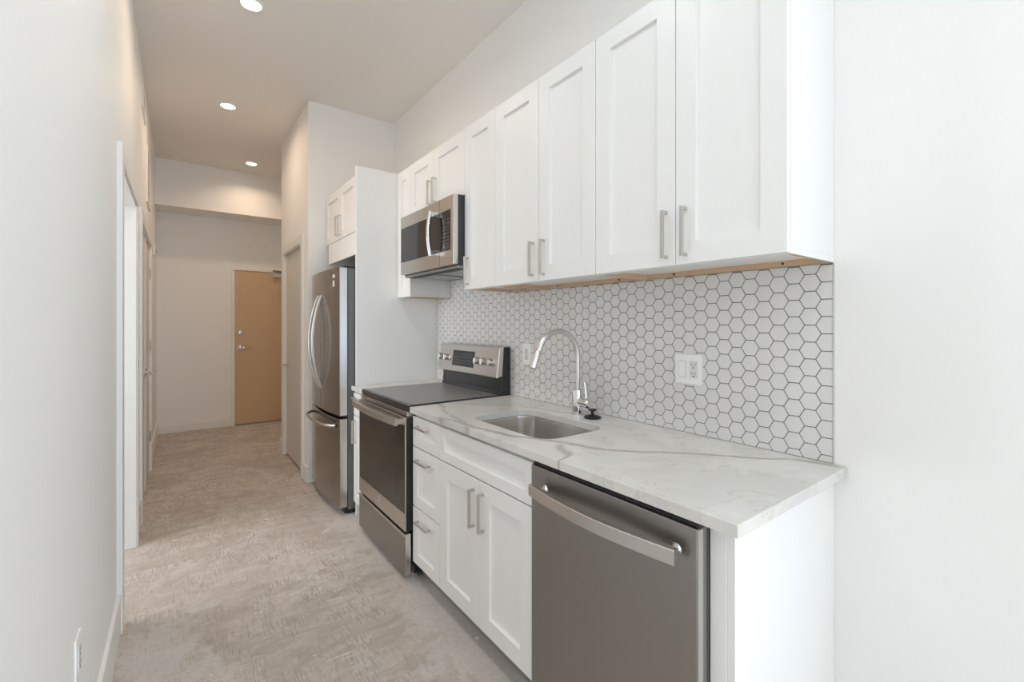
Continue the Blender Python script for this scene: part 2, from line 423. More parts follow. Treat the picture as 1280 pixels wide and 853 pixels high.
obj('closer_arm', bm, M['greymetal'], cl)
# door_2: closet door in the right hallway wall
d2 = bpy.data.objects.new('door_2', None); scene.collection.objects.link(d2); d2.location = (XC, 4.18, 0)
d2['kind'] = 'structure'; d2['label'] = 'beige painted closet door in the hallway wall left of the refrigerator'; d2['category'] = 'door'
obj('door_slab', nb((XC + .012, XC + .047, 3.786, 4.586, .018, 2.045)), M['doorpaint'], d2, .002)
lever(d2, XC + .012, 4.53, .932, -1, -1)
for z in (1.836, 1.02, .25):
    bm = bmesh.new(); box(bm, XC + .006, XC + .014, 3.786, 3.812, z - .045, z + .045); tube(bm, [(XC + .004, 3.786, z - .047), (XC + .004, 3.786, z + .047)], .006, 10)
    obj('hinge', bm, M['satin'], d2)
# door_3: pair of closet doors in the left wall
d3 = bpy.data.objects.new('door_3', None); scene.collection.objects.link(d3); d3.location = (XL, 4.09, 0)
d3['kind'] = 'structure'; d3['label'] = 'pair of beige painted closet doors in the left wall'; d3['category'] = 'door'
ym = 4.09
for (a, b_) in ((C1 + .014, ym - .002), (ym + .002, C2 - .014)):
    obj('door_slab', nb((XL - .035, XL + .000, a, b_, .018, CT - .014)), M['doorpaint'], d3, .002)
obj('astragal', nb((XL, XL + .006, ym - .02, ym + .02, .018, CT - .016)), M['trim'], d3)
lever(d3, XL, 4.02, .965, 1, -1)
lever(d3, XL, 4.16, .965, 1, 1)
for z in (1.80, 1.15, .33):
    for yy, sg in ((C2 - .014, 1), (C1 + .014, -1)):
        bm = bmesh.new(); box(bm, XL + .0, XL + .0145, yy - .001, yy + sg * .002, z - .045, z + .045); tube(bm, [(XL + .010, yy, z - .047), (XL + .010, yy, z + .047)], .008, 10)
        obj('hinge', bm, M['satin'], d3)

# ------------------------------------------------------------------ ceiling lights and hallway fittings
def downlight(x, y, label, lamp=None, spread=165):
    lamp = lamp or L_DOWN
    t = thing('recessed_downlight', (x, y, H), label, 'ceiling light', 'recessed downlights in the ceiling')
    bm = bmesh.new(); lathe(bm, (x, y, H), (0, 0, -1), [(.052, .0), (.074, .0), (.074, .003), (.068, .006), (.054, .006), (.052, .003)], 40)
    obj('trim_ring', bm, M['trim'], t, smooth=True)
    bm = bmesh.new(); lathe(bm, (x, y, H), (0, 0, -1), [(.0535, .0), (.0535, .004), (0, .0045)], 40)
    obj('lens', bm, M['lens'], t, smooth=True)
    d = bpy.data.lights.new('downlight_lamp', 'AREA'); d.shape = 'DISK'; d.size = .1; d.energy, d.color = lamp; d.spread = math.radians(spread)
    o = bpy.data.objects.new('downlight_lamp', d); scene.collection.objects.link(o); o.parent = t; o.location = (0, 0, -.008)
downlight(-1.292, 2.53, 'round recessed ceiling light nearest the kitchen, cut by the top edge')
downlight(-1.292, 4.08, 'round recessed ceiling light halfway down the hallway')
downlight(-.945, 5.575, 'smallest recessed ceiling light, just before the hallway bulkhead', (L_DOWN[0] * .75, L_DOWN[1]), 140)

for px_, py_ in ((-1.292, .98), (-1.292, -.57), (-1.292, -2.3), (-1.292, -4.2), (1.2, -2.3), (1.2, -4.2)):  # extra ceiling lights invented out of view to even out the light
    downlight(px_, py_, 'round recessed ceiling light added unseen in the living area behind the camera', L_KDOWN)

def vent(y0, y1, z0, z1, label):
    t = thing('wall_vent', (XL, (y0 + y1) / 2, z0), label, 'vent')
    obj('frame', nb((XL, XL + .012, y0, y1, z0, z0 + .025), (XL, XL + .012, y0, y1, z1 - .025, z1), (XL, XL + .012, y0, y0 + .025, z0 + .025, z1 - .025), (XL, XL + .012, y1 - .025, y1, z0 + .025, z1 - .025)), M['trim'], t, .001)
    bm = bmesh.new(); z = z0 + .03
    while z < z1 - .03:
        prism(bm, [(XL + .001, z), (XL + .009, z + .010), (XL + .010, z + .012), (XL + .001, z + .003)], 'y', y0 + .025, y1 - .025) if False else box(bm, XL + .001, XL + .008, y0 + .025, y1 - .025, z, z + .008)
        z += .018
    obj('louver', bm, M['doorpaint'], t)
vent(4.258, 4.70, 2.36, 2.83, 'tall white louvred return grille high on the left wall over the closet')
vent(3.664, 4.07, 2.92, 3.09, 'small white supply grille near the ceiling on the left wall')
bm = bmesh.new(); lathe(bm, (XL, 6.05, 3.14), (1, 0, 0), [(.03, 0), (.03, .006), (.012, .01), (.010, .04), (.016, .045), (.016, .05), (0, .05)])
sp = tag(obj('sprinkler_head', bm, M['satin'], smooth=True), 'small sidewall fire sprinkler head high in the far left corner', 'sprinkler')

t = thing('wall_box', (XL, 5.50, 2.06), 'small white box mounted on the left wall past the closet doors', 'wall box')  # plain box standing in for an unidentified shape
obj('housing', nb((XL, XL + .022, 5.46, 5.54, 2.06, 2.17)), M['trim'], t, .006)
bm = bmesh.new(); lathe(bm, (XL + .022, 5.50, 2.115), (1, 0, 0), [(.022, 0), (.020, .008), (.012, .013), (0, .014)], 20)
obj('front_dome', bm, M['satin'], t, smooth=True)

def wall_plate(name, axis, face, s, a, z, w, h, label, devices, cat):
    """axis: the wall's normal axis; a = centre along the wall; devices: list of (offset, kind)"""
    loc = (face, a, z - h / 2) if axis == 'x' else (a, face, z - h / 2)
    t = thing(name, loc, label, cat)
    def bx(n0, n1, a0, a1, z0, z1):
        return (face + s * n0, face + s * n1, a + a0, a + a1, z + z0, z + z1) if axis == 'x' else (a + a0, a + a1, face + s * n0, face + s * n1, z + z0, z + z1)
    obj('cover_plate', nb(bx(0, .005, -w / 2, w / 2, -h / 2, h / 2)), M['plate'], t, .002)
    for off, kind in devices:
        if kind == 'rocker':
            o = obj('rocker', nb(bx(.005, .007, off - .0165, off + .0165, -.0335, .0335)), M['platein'], t, .0008)
            obj('paddle', nb(bx(.007, .0095, off - .0135, off + .0135, -.030, .030)), M['plate'], o, .001)
        else:
            o = obj('receptacle', nb(bx(.005, .0075, off - .0165, off + .0165, -.0335, .0335)), M['platein'], t, .0008)
            bs = []
            for zz in (-.018, .016):
                bs += [bx(.0074, .0078, off - .008, off - .0055, zz - .001, zz + .008), bx(.0074, .0078, off + .0055, off + .008, zz - .001, zz + .008), bx(.0074, .0078, off - .003, off + .003, zz - .011, zz - .006)]
            obj('slots', nb(*bs), M['ink'] if kind == 'grey' else M['rubber'], o)
    return t

# ------------------------------------------------------------------ backsplash of hexagon tiles
BS_Y0, BS_Y1, BS_Z0, BS_Z1 = 0.002, 2.664, .9145, 1.5372
t = thing('backsplash', (0, BS_Y0, BS_Z0), 'white hexagon tile backsplash with grey grout above the worktop', 'backsplash')
obj('grout_bed', nb((-.004, -.0008, BS_Y0, BS_Y1, BS_Z0, BS_Z1), (-.004, -.0008, 1.694, 2.436, BS_Z1, 1.662)), M['grout'], t)
def clip(poly, ax, lim, keep_gt):
    out = []
    for i in range(len(poly)):
        a, b = poly[i], poly[(i + 1) % len(poly)]
        ia = (a[ax] >= lim) == keep_gt; ib = (b[ax] >= lim) == keep_gt
        if ia: out.append(a)
        if ia != ib:
            k = (lim - a[ax]) / (b[ax] - a[ax]); out.append((a[0] + (b[0] - a[0]) * k, a[1] + (b[1] - a[1]) * k))
    return out
P_Z = .0545; P_Y = P_Z * .8660; GR = .0028; ap = (P_Z - GR) / 2; R_ = ap / .8660
bm = bmesh.new(); ci = -1
for ci in range(-1, 60):
    yc = .065 + P_Y * ci
    for k in range(-2, 14):
        zc = .914 + P_Z * k + (.594 - P_Z * 10) + (P_Z / 2 if ci % 2 == 0 else 0)
        hexa = [(yc + R_ * math.cos(PI / 3 * i), zc + R_ * math.sin(PI / 3 * i)) for i in range(6)]
        for ylo, yhi, zlo, zhi in ((BS_Y0 + .001, BS_Y1 - .001, BS_Z0 + .001, BS_Z1), (1.695, 2.435, BS_Z1, 1.661)):
            poly = hexa
            for ax, lim, gt in ((0, ylo, True), (0, yhi, False), (1, zlo, True), (1, zhi, False)):
                poly = clip(poly, ax, lim, gt) if len(poly) > 2 else []
            if len(poly) < 3: continue
            A = abs(sum(poly[i][0] * poly[(i + 1) % len(poly)][1] - poly[(i + 1) % len(poly)][0] * poly[i][1] for i in range(len(poly))) / 2)
            if A < 2e-5: continue
            cyy = sum(p[0] for p in poly) / len(poly); czz = sum(p[1] for p in poly) / len(poly)
            ty, tz = random.uniform(-.006, .006), random.uniform(-.006, .006); q = .0008
            def px(p, inset, d):
                vx = cyy - p[0]; vz = czz - p[1]; l = math.hypot(vx, vz) or 1
                yy = p[0] + vx / l * inset; zz = p[1] + vz / l * inset
                return bm.verts.new((-d - (yy - cyy) * ty - (zz - czz) * tz, yy, zz))
            r0 = [px(p, 0, .004) for p in poly]; r1 = [px(p, 0, .0056) for p in poly]; r2 = [px(p, q, .0062) for p in poly]; n = len(poly)
            for a_, b_ in ((r0, r1), (r1, r2)):
                for j in range(n): bm.faces.new((a_[j], a_[(j + 1) % n], b_[(j + 1) % n], b_[j]))
            bm.faces.new(r2)
obj('hexagon_tiles', bm, M['tile'], t)
obj('edge_strip', nb((-.0075, -.0008, -.0005, BS_Y0, BS_Z0, BS_Z1)), M['satin'], t)

# ------------------------------------------------------------------ cabinets
def shaker(bm, xf, y0, y1, z0, z1, t=.02, st=.07, rec=.012, ch=.005):
    """shaker front whose face looks towards -x at xf"""
    g = .0015; y0 += g; y1 -= g; z0 += g; z1 -= g
    def ring(yy0, yy1, zz0, zz1, x): return [bm.verts.new((x, a, b)) for a, b in ((yy0, zz0), (yy1, zz0), (yy1, zz1), (yy0, zz1))]
    e = .0012
    rs = [ring(y0, y1, z0, z1, xf + t), ring(y0, y1, z0, z1, xf + e), ring(y0 + e, y1 - e, z0 + e, z1 - e, xf),
          ring(y0 + st, y1 - st, z0 + st, z1 - st, xf), ring(y0 + st + ch * .5, y1 - st - ch * .5, z0 + st + ch * .5, z1 - st - ch * .5, xf + rec)]
    for a, b in zip(rs, rs[1:]):
        for j in range(4): bm.faces.new((a[j], a[(j + 1) % 4], b[(j + 1) % 4], b[j]))
    bm.faces.new(rs[0][::-1]); bm.faces.new(rs[-1])
def pull(parent, xf, y, z, L=.158, vert=True):
    w = .005; so = .030
    if vert:
        bs = [(xf - so, xf - so + 2 * w, y - w, y + w, z - L / 2, z + L / 2), (xf - so + 2 * w, xf, y - w, y + w, z - L / 2, z - L / 2 + 2 * w), (xf - so + 2 * w, xf, y - w, y + w, z + L / 2 - 2 * w, z + L / 2)]
    else:
        bs = [(xf - so, xf - so + 2 * w, y - L / 2, y + L / 2, z - w, z + w), (xf - so + 2 * w, xf, y - L / 2, y - L / 2 + 2 * w, z - w, z + w), (xf - so + 2 * w, xf, y + L / 2 - 2 * w, y + L / 2, z - w, z + w)]
    return obj('handle', nb(*bs), M['nickel'], parent, .001)
def door(parent, xf, y0, y1, z0, z1, hy=None, hz=None, name='door', vert=True, st=.07, L=.158):
    bm = bmesh.new(); shaker(bm, xf, y0, y1, z0, z1, st=st)
    o = obj(name, bm, M['cab'], parent)
    if hy is not None: pull(o, xf, hy, hz, L=L, vert=vert)
    return o
UX, UZ0, UZ1 = -.330, 1.540, 2.461
UB = UX + .022
def upper(y0, y1, z0, z1, doors, label, group=None, ends=True, xf=UX, rail=True, back=-.0008):
    t = thing('upper_cabinet', ((xf) / 2, (y0 + y1) / 2, z0), label, 'cabinet', group)
    rz = z0 + .018
    g = .0008
    bs = [(xf + .022, back, y0 + g, y1 - g, rz, z1)]
    if rail: bs.append((xf + .022, xf + .040, y0 + g, y1 - g, z0, rz))          # front rail
    if rail: bs += [(xf + .040, back, y0 + g, y0 + .0035, z0, rz), (xf + .040, back, y1 - .0035, y1 - g, z0, rz)]
    obj('carcass', nb(*bs), M['cab'], t, .0008)
    if rail:
        obj('hanging_rail', nb((-.022, back - .0075, y0 + .016, y1 - .016, z0 - .0, rz), (xf + .040, -.0075, y0 + .0035, y0 + .016, z0, rz), (xf + .040, -.0075, y1 - .016, y1 - .0035, z0, rz)), M['rawwood'], t, label='raw wood cleats under the cabinet')
        for yy in (y0 + .14, y1 - .14):
            bm = bmesh.new(); lathe(bm, (-.022, yy, z0 + .009), (-1, 0, 0), [(.0045, 0), (.0045, .001), (0, .0015)], 10)
            obj('screw', bm, M['rubber'], t)
    for (a, b, hy) in doors:
        door(t, xf, a, b, z0, z1, hy, (z0 + .105) if z1 - z0 > .6 else z0 + .11)
    return t
g1 = 'white shaker wall cabinets over the worktop'
upper(0, .690, UZ0, UZ1, [(0, .339, .339 - .038), (.339, .690, .339 + .033)], 'rightmost white two-door wall cabinet, above the dishwasher end of the worktop', g1)
upper(.690, 1.383, UZ0, UZ1, [(.690, 1.035, 1.035 - .038), (1.035, 1.383, 1.035 + .038)], 'white two-door wall cabinet above the sink and faucet, second from the right', g1)
upper(1.383, 1.690, UZ0, UZ1, [(1.383, 1.690, 1.690 - .04)], 'narrow single-door white wall cabinet directly right of the microwave', g1)
upper(1.690, 2.440, 2.083, UZ1, [(1.690, 2.085, 2.085 - .038), (2.085, 2.440, 2.085 + .033)], 'short two-door white cabinet directly over the microwave', g1, rail=False)
upper(2.440, 2.664, UZ0, UZ1, [(2.440, 2.664, None)], 'slim white wall cabinet between the microwave and the tall fridge panel', g1)

# fridge surround
PX = -.633
tag(obj('fridge_side_panel', nb((PX, -.0008, 2.666, 2.688, 0, UZ1)), M['cab'], bevel=.001), 'tall plain white side panel standing between range counter and refrigerator', 'panel')
t = thing('fridge_top_cabinet', (-.3, 3.12, 1.85), 'white two-door cabinet mounted above the refrigerator', 'cabinet', None)
obj('carcass', nb((-.588, -.0008, 2.69, 3.555, 2.014, 2.425)), M['cab'], t, .0008)
obj('filler_strip', nb((-.612, -.60, 2.69, 2.745, 1.849, 2.425), (-.612, -.594, 2.746, 3.475, 1.849, 2.012)), M['cab'], t, .0008)
door(t, -.612, 2.748, 3.15, 2.016, 2.425, 3.15 - .035, 2.125, st=.06)
door(t, -.612, 3.15, 3.553, 2.016, 2.425, 3.15 + .035, 2.125, st=.06)

# base cabinets
BX, BZ0, BZ1 = -.652, .105, .868
def base(name, y0, y1, label, toe=True):
    t = thing(name, (-.33, (y0 + y1) / 2, 0), label, 'cabinet', None)
    return t
g = .0008
t = base('sink_cabinet', .683, 1.374, 'white sink base cabinet with false front and two doors, left of the dishwasher')
obj('carcass', nb((BX + .022, -.0008, .683 + g, .703, .1, .882), (BX + .022, -.0008, 1.354, 1.374 - g, .1, .882), (BX + .022, -.0008, .703, 1.354, .1, .12), (BX + .022, -.61, .703, 1.354, .84, .882), (-.02, -.0008, .703, 1.354, .12, .882)), M['cab'], t, .0008)
obj('toe_kick', nb((-.58, -.56, .683 + g, 1.374 - g, 0, .1)), M['darkgap'], t)
door(t, BX, .683, 1.374, .712, BZ1, name='false_front', st=.045)
door(t, BX, .683, 1.0285, BZ0, .709, 1.0285 - .034, .588)
door(t, BX, 1.0285, 1.374, BZ0, .709, 1.0285 + .038, .586)
t = base('drawer_cabinet', 1.374, 1.676, 'white three-drawer base cabinet between the range and the sink cabinet')
obj('carcass', nb((BX + .022, -.0008, 1.374 + g, 1.676, .1, .882)), M['cab'], t, .0008)
obj('toe_kick', nb((-.58, -.56, 1.374 + g, 1.676, 0, .1)), M['darkgap'], t)
for a, b, hz in ((.712, BZ1, .822), (.402, .709, .650), (BZ0, .399, .338)):
    door(t, BX, 1.374, 1.676, a, b, 1.540, hz, name='drawer', vert=False, st=.055, L=.135)
t = base('narrow_base_cabinet', 2.437, 2.664, 'slim white base cabinet squeezed between the range and the refrigerator')
obj('carcass', nb((BX + .022, -.0008, 2.437 + g, 2.664, .1, .882)), M['cab'], t, .0008)
obj('toe_kick', nb((-.58, -.56, 2.437 + g, 2.664, 0, .1)), M['cab'], t)
door(t, BX, 2.437, 2.664, .712, BZ1, 2.55, .835, name='drawer', vert=False, st=.05)
door(t, BX, 2.437, 2.664, BZ0, .709, 2.62, .60, st=.055)
t = thing('end_panel', (-.3, .02, 0), 'white finished end panel closing the base run right of the dishwasher', 'panel')
obj('panel', nb((-.609, -.0008, 0, .018, 0, .883)), M['cab'], t, .001)
obj('filler_strip', nb((-.612, -.590, .0185, .0585, 0, .883)), M['cab'], t, .001)

# ------------------------------------------------------------------ countertops
def rrect(x0, x1, y0, y1, r, n=10):
    out = []
    for cx_, cy_, a0 in ((x1 - r, y1 - r, 0), (x0 + r, y1 - r, 90), (x0 + r, y0 + r, 180), (x1 - r, y0 + r, 270)):
        for i in range(n + 1):
            a = math.radians(a0 + 90 * i / n); out.append((cx_ + r * math.cos(a), cy_ + r * math.sin(a)))
    return out
CX, CZ, CB = -.668, .914, .884
SX0, SX1, SY0, SY1, SR = -.55, -.20, .74, 1.28, .085
def slab_with_hole(x0, x1, y0, y1, z0, z1, hole):
    bm = bmesh.new()
    for z in (z0, z1):
        outer = [bm.verts.new((a, b, z)) for a, b in ((x1, y1), (x0, y1), (x0, y0), (x1, y0))]
        inner = [bm.verts.new((a, b, z)) for a, b in hole]
        n = len(inner) // 4
        for q in range(4):
            seg = inner[q * n:(q + 1) * n]
            for a, b in zip(seg, seg[1:]): bm.faces.new((outer[q], a, b))
            nxt = inner[((q + 1) * n) % len(inner)]
            bm.faces.new((outer[q], seg[-1], nxt, outer[(q + 1) % 4]))
        if z == z0: o0, i0 = outer, inner
        else:
            for A, B in ((o0, outer), (i0, inner)):
                for j in range(len(A)): bm.faces.new((A[j], A[(j + 1) % len(A)], B[(j + 1) % len(A)], B[j]))
    return bm
ct = obj('countertop', slab_with_hole(CX, -.0008, -.036, 1.677, CB, CZ, rrect(SX0, SX1, SY0, SY1, SR)), M['quartz'], bevel=.0015)
tag(ct, 'long white veined stone worktop with a sink cutout, over dishwasher and drawers', 'worktop')
tag(obj('countertop', nb((CX, -.0008, 2.434, 2.664, CB, CZ)), M['quartz'], bevel=.0015), 'short strip of white stone worktop left of the range', 'worktop')

# ------------------------------------------------------------------ sink, faucet, stopper
t = thing('sink', ((SX0 + SX1) / 2, (SY0 + SY1) / 2, .65), 'stainless undermount sink basin set below the worktop cutout', 'sink')
bm = bmesh.new()
def ringv(off, r, z, n=10): return [bm.verts.new((a, b, z)) for a, b in rrect(SX0 - off, SX1 + off, SY0 - off, SY1 + off, r, n)]
rs = [ringv(.014, SR + .014, .881), ringv(.003, SR + .003, .881), ringv(.002, SR + .002, .872), ringv(-.006, SR - .006, .70), ringv(-.014, SR - .012, .672), ringv(-.035, SR - .03, .664), ringv(-.08, .02, .662)]
for a, b in zip(rs, rs[1:]):
    for j in range(len(a)): bm.faces.new((a[j], a[(j + 1) % len(a)], b[(j + 1) % len(a)], b[j]))
bm.faces.new(rs[-1])
so = obj('basin', bm, M['sinksteel'], t, smooth=True)
md = so.modifiers.new('thickness', 'SOLIDIFY'); md.thickness = .0015; md.offset = 1
bm = bmesh.new(); lathe(bm, (-.36, 1.02, .6625), (0, 0, 1), [(.055, 0), (.055, .002), (.042, .003), (.038, .001), (0, .0008)])
obj('drain', bm, M['chrome'], t, smooth=True)

FX, FY = -.099, 1.02
t = thing('faucet', (FX, FY, CZ), 'chrome gooseneck pull-down faucet behind the sink', 'faucet')
bm = bmesh.new(); lathe(bm, (FX, FY, CZ), (0, 0, 1), [(.030, 0), (.030, .004), (.0265, .007), (.026, .110), (.024, .118), (.016, .120)], 32)
obj('body', bm, M['chrome'], t, smooth=True)
bm = bmesh.new()
R = .1235; pts = [(FX, FY, CZ + .115), (FX, FY, 1.00), (FX, FY, 1.10), (FX, FY, 1.16)]
for i in range(0, 25):
    a = math.radians(155 * i / 24); pts.append((FX - R + R * math.cos(a), FY, 1.19 + R * math.sin(a)))
lx, lz = pts[-1][0], pts[-1][2]; dx, dz = -math.sin(math.radians(155)), math.cos(math.radians(155))
d_ = Vector((-math.sin(math.radians(155)), 0, math.cos(math.radians(155))))
pts.append((lx + d_.x * .02, FY, lz + d_.z * .02))
tube(bm, pts, .0125, 20)
obj('neck', bm, M['satin'], t, smooth=True)
bm = bmesh.new(); e0 = Vector((lx, FY, lz)) + d_ * .018
lathe(bm, e0, d_, [(.0125, 0), (.0145, .003), (.0145, .02), (.0150, .022), (.0165, .075), (.0165, .082), (.013, .085), (0, .084)], 28)
obj('spray_head', bm, M['satin'], t, smooth=True)
bm = bmesh.new(); lathe(bm, (FX, FY - .018, CZ + .062), (0, -1, 0), [(.022, 0), (.022, .04), (.025, .042), (.025, .056), (.018, .064), (0, .064)], 28)
hb = obj('handle_hub', bm, M['chrome'], t, smooth=True)
bm = bmesh.new(); sweep(bm, [(FX, FY - .062, CZ + .075), (FX + .002, FY - .060, CZ + .100), (FX + .004, FY - .054, CZ + .130), (FX + .006, FY - .046, CZ + .158)], [(.004 * a, .011 * b) for a, b in circ(1, 12)])
obj('lever', bm, M['chrome'], hb, smooth=True)

bm = bmesh.new(); lathe(bm, (-.108, .915, CZ), (0, 0, 1), [(.034, 0), (.040, .004), (.040, .007), (.030, .012), (.010, .015), (.0075, .018), (.0075, .034), (.019, .036), (.020, .039), (.018, .042), (0, .043)], 36)
tag(obj('sink_stopper', bm, M['rubber'], smooth=True), 'black rubber sink stopper with knob lying on the worktop beside the faucet', 'stopper')

wall_plate('wall_outlet', 'x', -.0062, -1, .492, 1.168, .118, .120, 'double-width white cover plate with rocker switch and outlet on the tiles', [(.024, 'rocker'), (-.024, 'grey')], 'outlet')
wall_plate('wall_outlet', 'x', -.0062, -1, 1.525, 1.172, .073, .120, 'single white outlet plate on the tiles behind the faucet spout', [(0, 'recept')], 'outlet')
wall_plate('wall_outlet', 'x', XL, 1, 1.11, .47, .075, .118, 'white outlet low on the near left wall above the baseboard', [(0, 'recept')], 'outlet')
wall_plate('light_switch', 'y', YF, -1, -1.282, 1.19, .075, .118, 'white light switch on the end wall left of the wooden entry door', [(0, 'rocker')], 'switch')
wall_plate('light_switch', 'x', XL, 1, 6.22, 1.50, .075, .118, 'white wall control on the left wall at the far end of the hallway', [(0, 'rocker')], 'switch')

# ------------------------------------------------------------------ badge helper (round monogram)
def badge(parent, x, y, z, r, name='badge'):
    bm = bmesh.new(); lathe(bm, (x, y, z), (-1, 0, 0), [(r, 0), (r, .0012), (r * .9, .0018), (r * .86, .0012), (0, .0012)], 28)
    o = obj(name, bm, M['satin'], parent, smooth=True)
    c = bpy.data.curves.new('monogram_outline', 'FONT'); c.body = 'GE'; c.size = r * 1.15; c.extrude = .0003; c.align_x = 'CENTER'; c.align_y = 'CENTER'; c.shear = .25
    tmp = bpy.data.objects.new('monogram_outline', c); scene.collection.objects.link(tmp)
    bpy.context.view_layer.update()
    me = bpy.data.meshes.new_from_object(tmp.evaluated_get(bpy.context.evaluated_depsgraph_get()))
    bpy.data.objects.remove(tmp)
    me.materials.clear(); me.materials.append(M['case'])
    tx = bpy.data.objects.new('monogram', me); scene.collection.objects.link(tx); tx.parent = o
    tx.location = Vector((x - .0016, y, z)) - wloc(o); tx.rotation_euler = (PI / 2, 0, -PI / 2)
    return o

# ------------------------------------------------------------------ dishwasher
t = thing('dishwasher', (-.33, .365, 0), 'slate stainless dishwasher with a bar handle at the right end of the base run', 'dishwasher')
DX = -.662
obj('tub', nb((-.615, -.02, .0625, .674, .10, .876)), M['case'], t)
obj('kick_plate', nb((-.60, -.585, .0625, .674, .0, .098)), M['black'], t)
dd = obj('door', nb((DX, -.618, .062, .678, .105, .866)), M['steel_dark'], t, .003)
obj('door_edge', nb((DX + .003, -.640, .0600, .0618, .107, .864)), M['steel_light'], dd)
obj('control_strip', nb((DX + .008, -.618, .0625, .674, .8665, .875)), M['black'], dd, .001)
def bow_handle(parent, pts, w, h, m, posts, name='handle'):
    """flat bar swept along pts; w = along outward normal, h = height"""
    bm = bmesh.new()
    prof = [(-h / 2, -w / 2 + .002), (-h / 2 + .002, -w / 2), (h / 2 - .002, -w / 2), (h / 2, -w / 2 + .002), (h / 2, w / 2 - .002), (h / 2 - .002, w / 2), (-h / 2 + .002, w / 2), (-h / 2, w / 2 - .002)]
    sweep(bm, pts, prof)
    for p in posts: box(bm, *p)
    return obj(name, bm, m, parent, smooth=True)
hp = []
for i in range(17):
    k = i / 16; y = .094 + (.634 - .094) * k; hp.append((DX - .036 - .028 * math.sin(PI * k), y, .800))
bow_handle(dd, hp, .022, .038, M['steel_mid'], [])
for yy in (.118, .607):
    bm = bmesh.new(); tube(bm, [(DX, yy, .80), (DX - .008, yy, .80), (DX - .032, yy, .80)], lambda i: (.015, .010, .010)[i], 16)
    obj('handle_post', bm, M['chrome'], dd, smooth=True)

# ------------------------------------------------------------------ range
RX = -.690; R0, R1 = 1.682, 2.430
t = thing('range', (-.35, 2.056, 0), 'freestanding stainless electric range with black glass oven door', 'stove')
obj('body', nb((-.640, -.03, R0 + .002, R1 - .002, .03, .885)), M['blackenamel'], t, .001)
for yy in (R0 + .04, R1 - .04):
    for xx in (-.62, -.10):
        bm = bmesh.new(); tube(bm, [(xx, yy, 0), (xx, yy, .03)], .014, 12)
        obj('foot', bm, M['satin'], t)
ck = obj('cooktop', nb((-.672, -.075, R0, R1, .888, .9195)), M['blackenamel'], t, .003)
obj('glass_surface', nb((-.655, -.10, R0 + .010, R1 - .010, .9195, .9215)), M['cooktop'], ck, .0008)
# front trim under the cooktop
obj('vent_trim', nb((RX + .012, -.64, R0 + .004, R1 - .004, .862, .886)), M['steel_mid'], t, .002)
# oven door: stainless frame around dark glass
od = obj('oven_door', nb((RX, -.642, R0 + .003, R1 - .003, .262, .858)), M['steel_mid'], t, .003)
obj('door_side', nb((RX + .006, -.642, R0 + .0005, R0 + .0028, .265, .855)), M['black'], od)
obj('oven_glass', nb((RX - .0015, RX, R0 + .010, R1 - .022, .355, .815)), M['glassblack'], od, .0005)
obj('oven_window', nb((RX - .002, RX - .0015, R0 + .11, R1 - .12, .42, .73)), simple('oven_window_glass', (.026, .023, .020), .1, spec=.6), od)
badge(od, RX, 2.07, .318, .016)
hp = []
for i in range(17):
    k = i / 16; y = R0 + .02 + (R1 - R0 - .04) * k; hp.append((RX - .042 - .020 * math.sin(PI * k), y, .838))
bow_handle(od, hp, .018, .038, M['steel_mid'], [(RX - .045, RX, R0 + .022, R0 + .046, .825, .850), (RX - .045, RX, R1 - .046, R1 - .022, .825, .850)])
# storage drawer
dr = obj('storage_drawer', nb((RX, -.66, R0 + .003, R1 - .003, .035, .250)), M['steel_dark'], t, .003)
obj('drawer_edge', nb((RX + .001, -.66, R0 + .0, R0 + .0028, .037, .248)), M['steel_light'], dr)
obj('drawer_lip', nb((RX - .004, RX + .004, R0 + .003, R1 - .003, .236, .2505)), M['steel_mid'], dr, .0015)
# backguard
bm = bmesh.new(); prism(bm, [(-.012, .900), (-.088, .900), (-.080, .94), (-.072, 1.03), (-.066, 1.196), (-.050, 1.205), (-.012, 1.205)], 'y', R0 + .002, R1 - .002)
bg = obj('backguard', bm, M['blackenamel'], t, .003)
bm = bmesh.new(); prism(bm, [(-.072, 1.032), (-.110, 1.020), (-.114, 1.026), (-.090, 1.196), (-.084, 1.206), (-.060, 1.208), (-.060, 1.2)], 'y', R0 - .0, R1 + .0)
cp = obj('control_panel', bm, M['panel_steel'], bg, .003)
def cpx(z): return -.114 + (z - 1.026) / .170 * .024
nrm = Vector((-.170, 0, -.024)).normalized() * 1; nrm = Vector((-.99, 0, .14))
def slant(bm, y0, y1, z0, z1, d0, d1):
    v = []
    for d in (d0, d1):
        for y, z in ((y0, z0), (y1, z0), (y1, z1), (y0, z1)): v.append(bm.verts.new(Vector((cpx(z), y, z)) + nrm * d))
    for f in ((0, 1, 2, 3), (4, 7, 6, 5), (0, 4, 5, 1), (1, 5, 6, 2), (2, 6, 7, 3), (3, 7, 4, 0)): bm.faces.new([v[i] for i in f])
bm = bmesh.new(); slant(bm, 1.955, 2.235, 1.062, 1.166, 0, .0015)
ds = obj('display', bm, M['glassblack'], bg)
bm = bmesh.new()
for r in range(4):
    for c_ in range(9):
        yy = 1.985 + c_ * .026 + (.0 if c_ < 5 else .006); zz = 1.082 + r * .019
        slant(bm, yy, yy + .012, zz, zz + .005, .0015, .0018)
obj('keypad_print', bm, M['ink'], ds)
for y in (2.385, 2.30, 1.90, 1.825, 1.745):
    bm = bmesh.new(); z = 1.112
    lathe(bm, (cpx(z), y, z), nrm, [(.026, 0), (.026, .004), (.022, .006), (.021, .030), (.018, .034), (0, .034)], 28)
    k = obj('knob', bm, M['nickel'], bg, smooth=True)
    bm = bmesh.new(); box(bm, cpx(z) - .040, cpx(z) - .030, y - .004, y + .004, z - .016, z + .020)
    obj('pointer', bm, M['chrome'], k, .001)

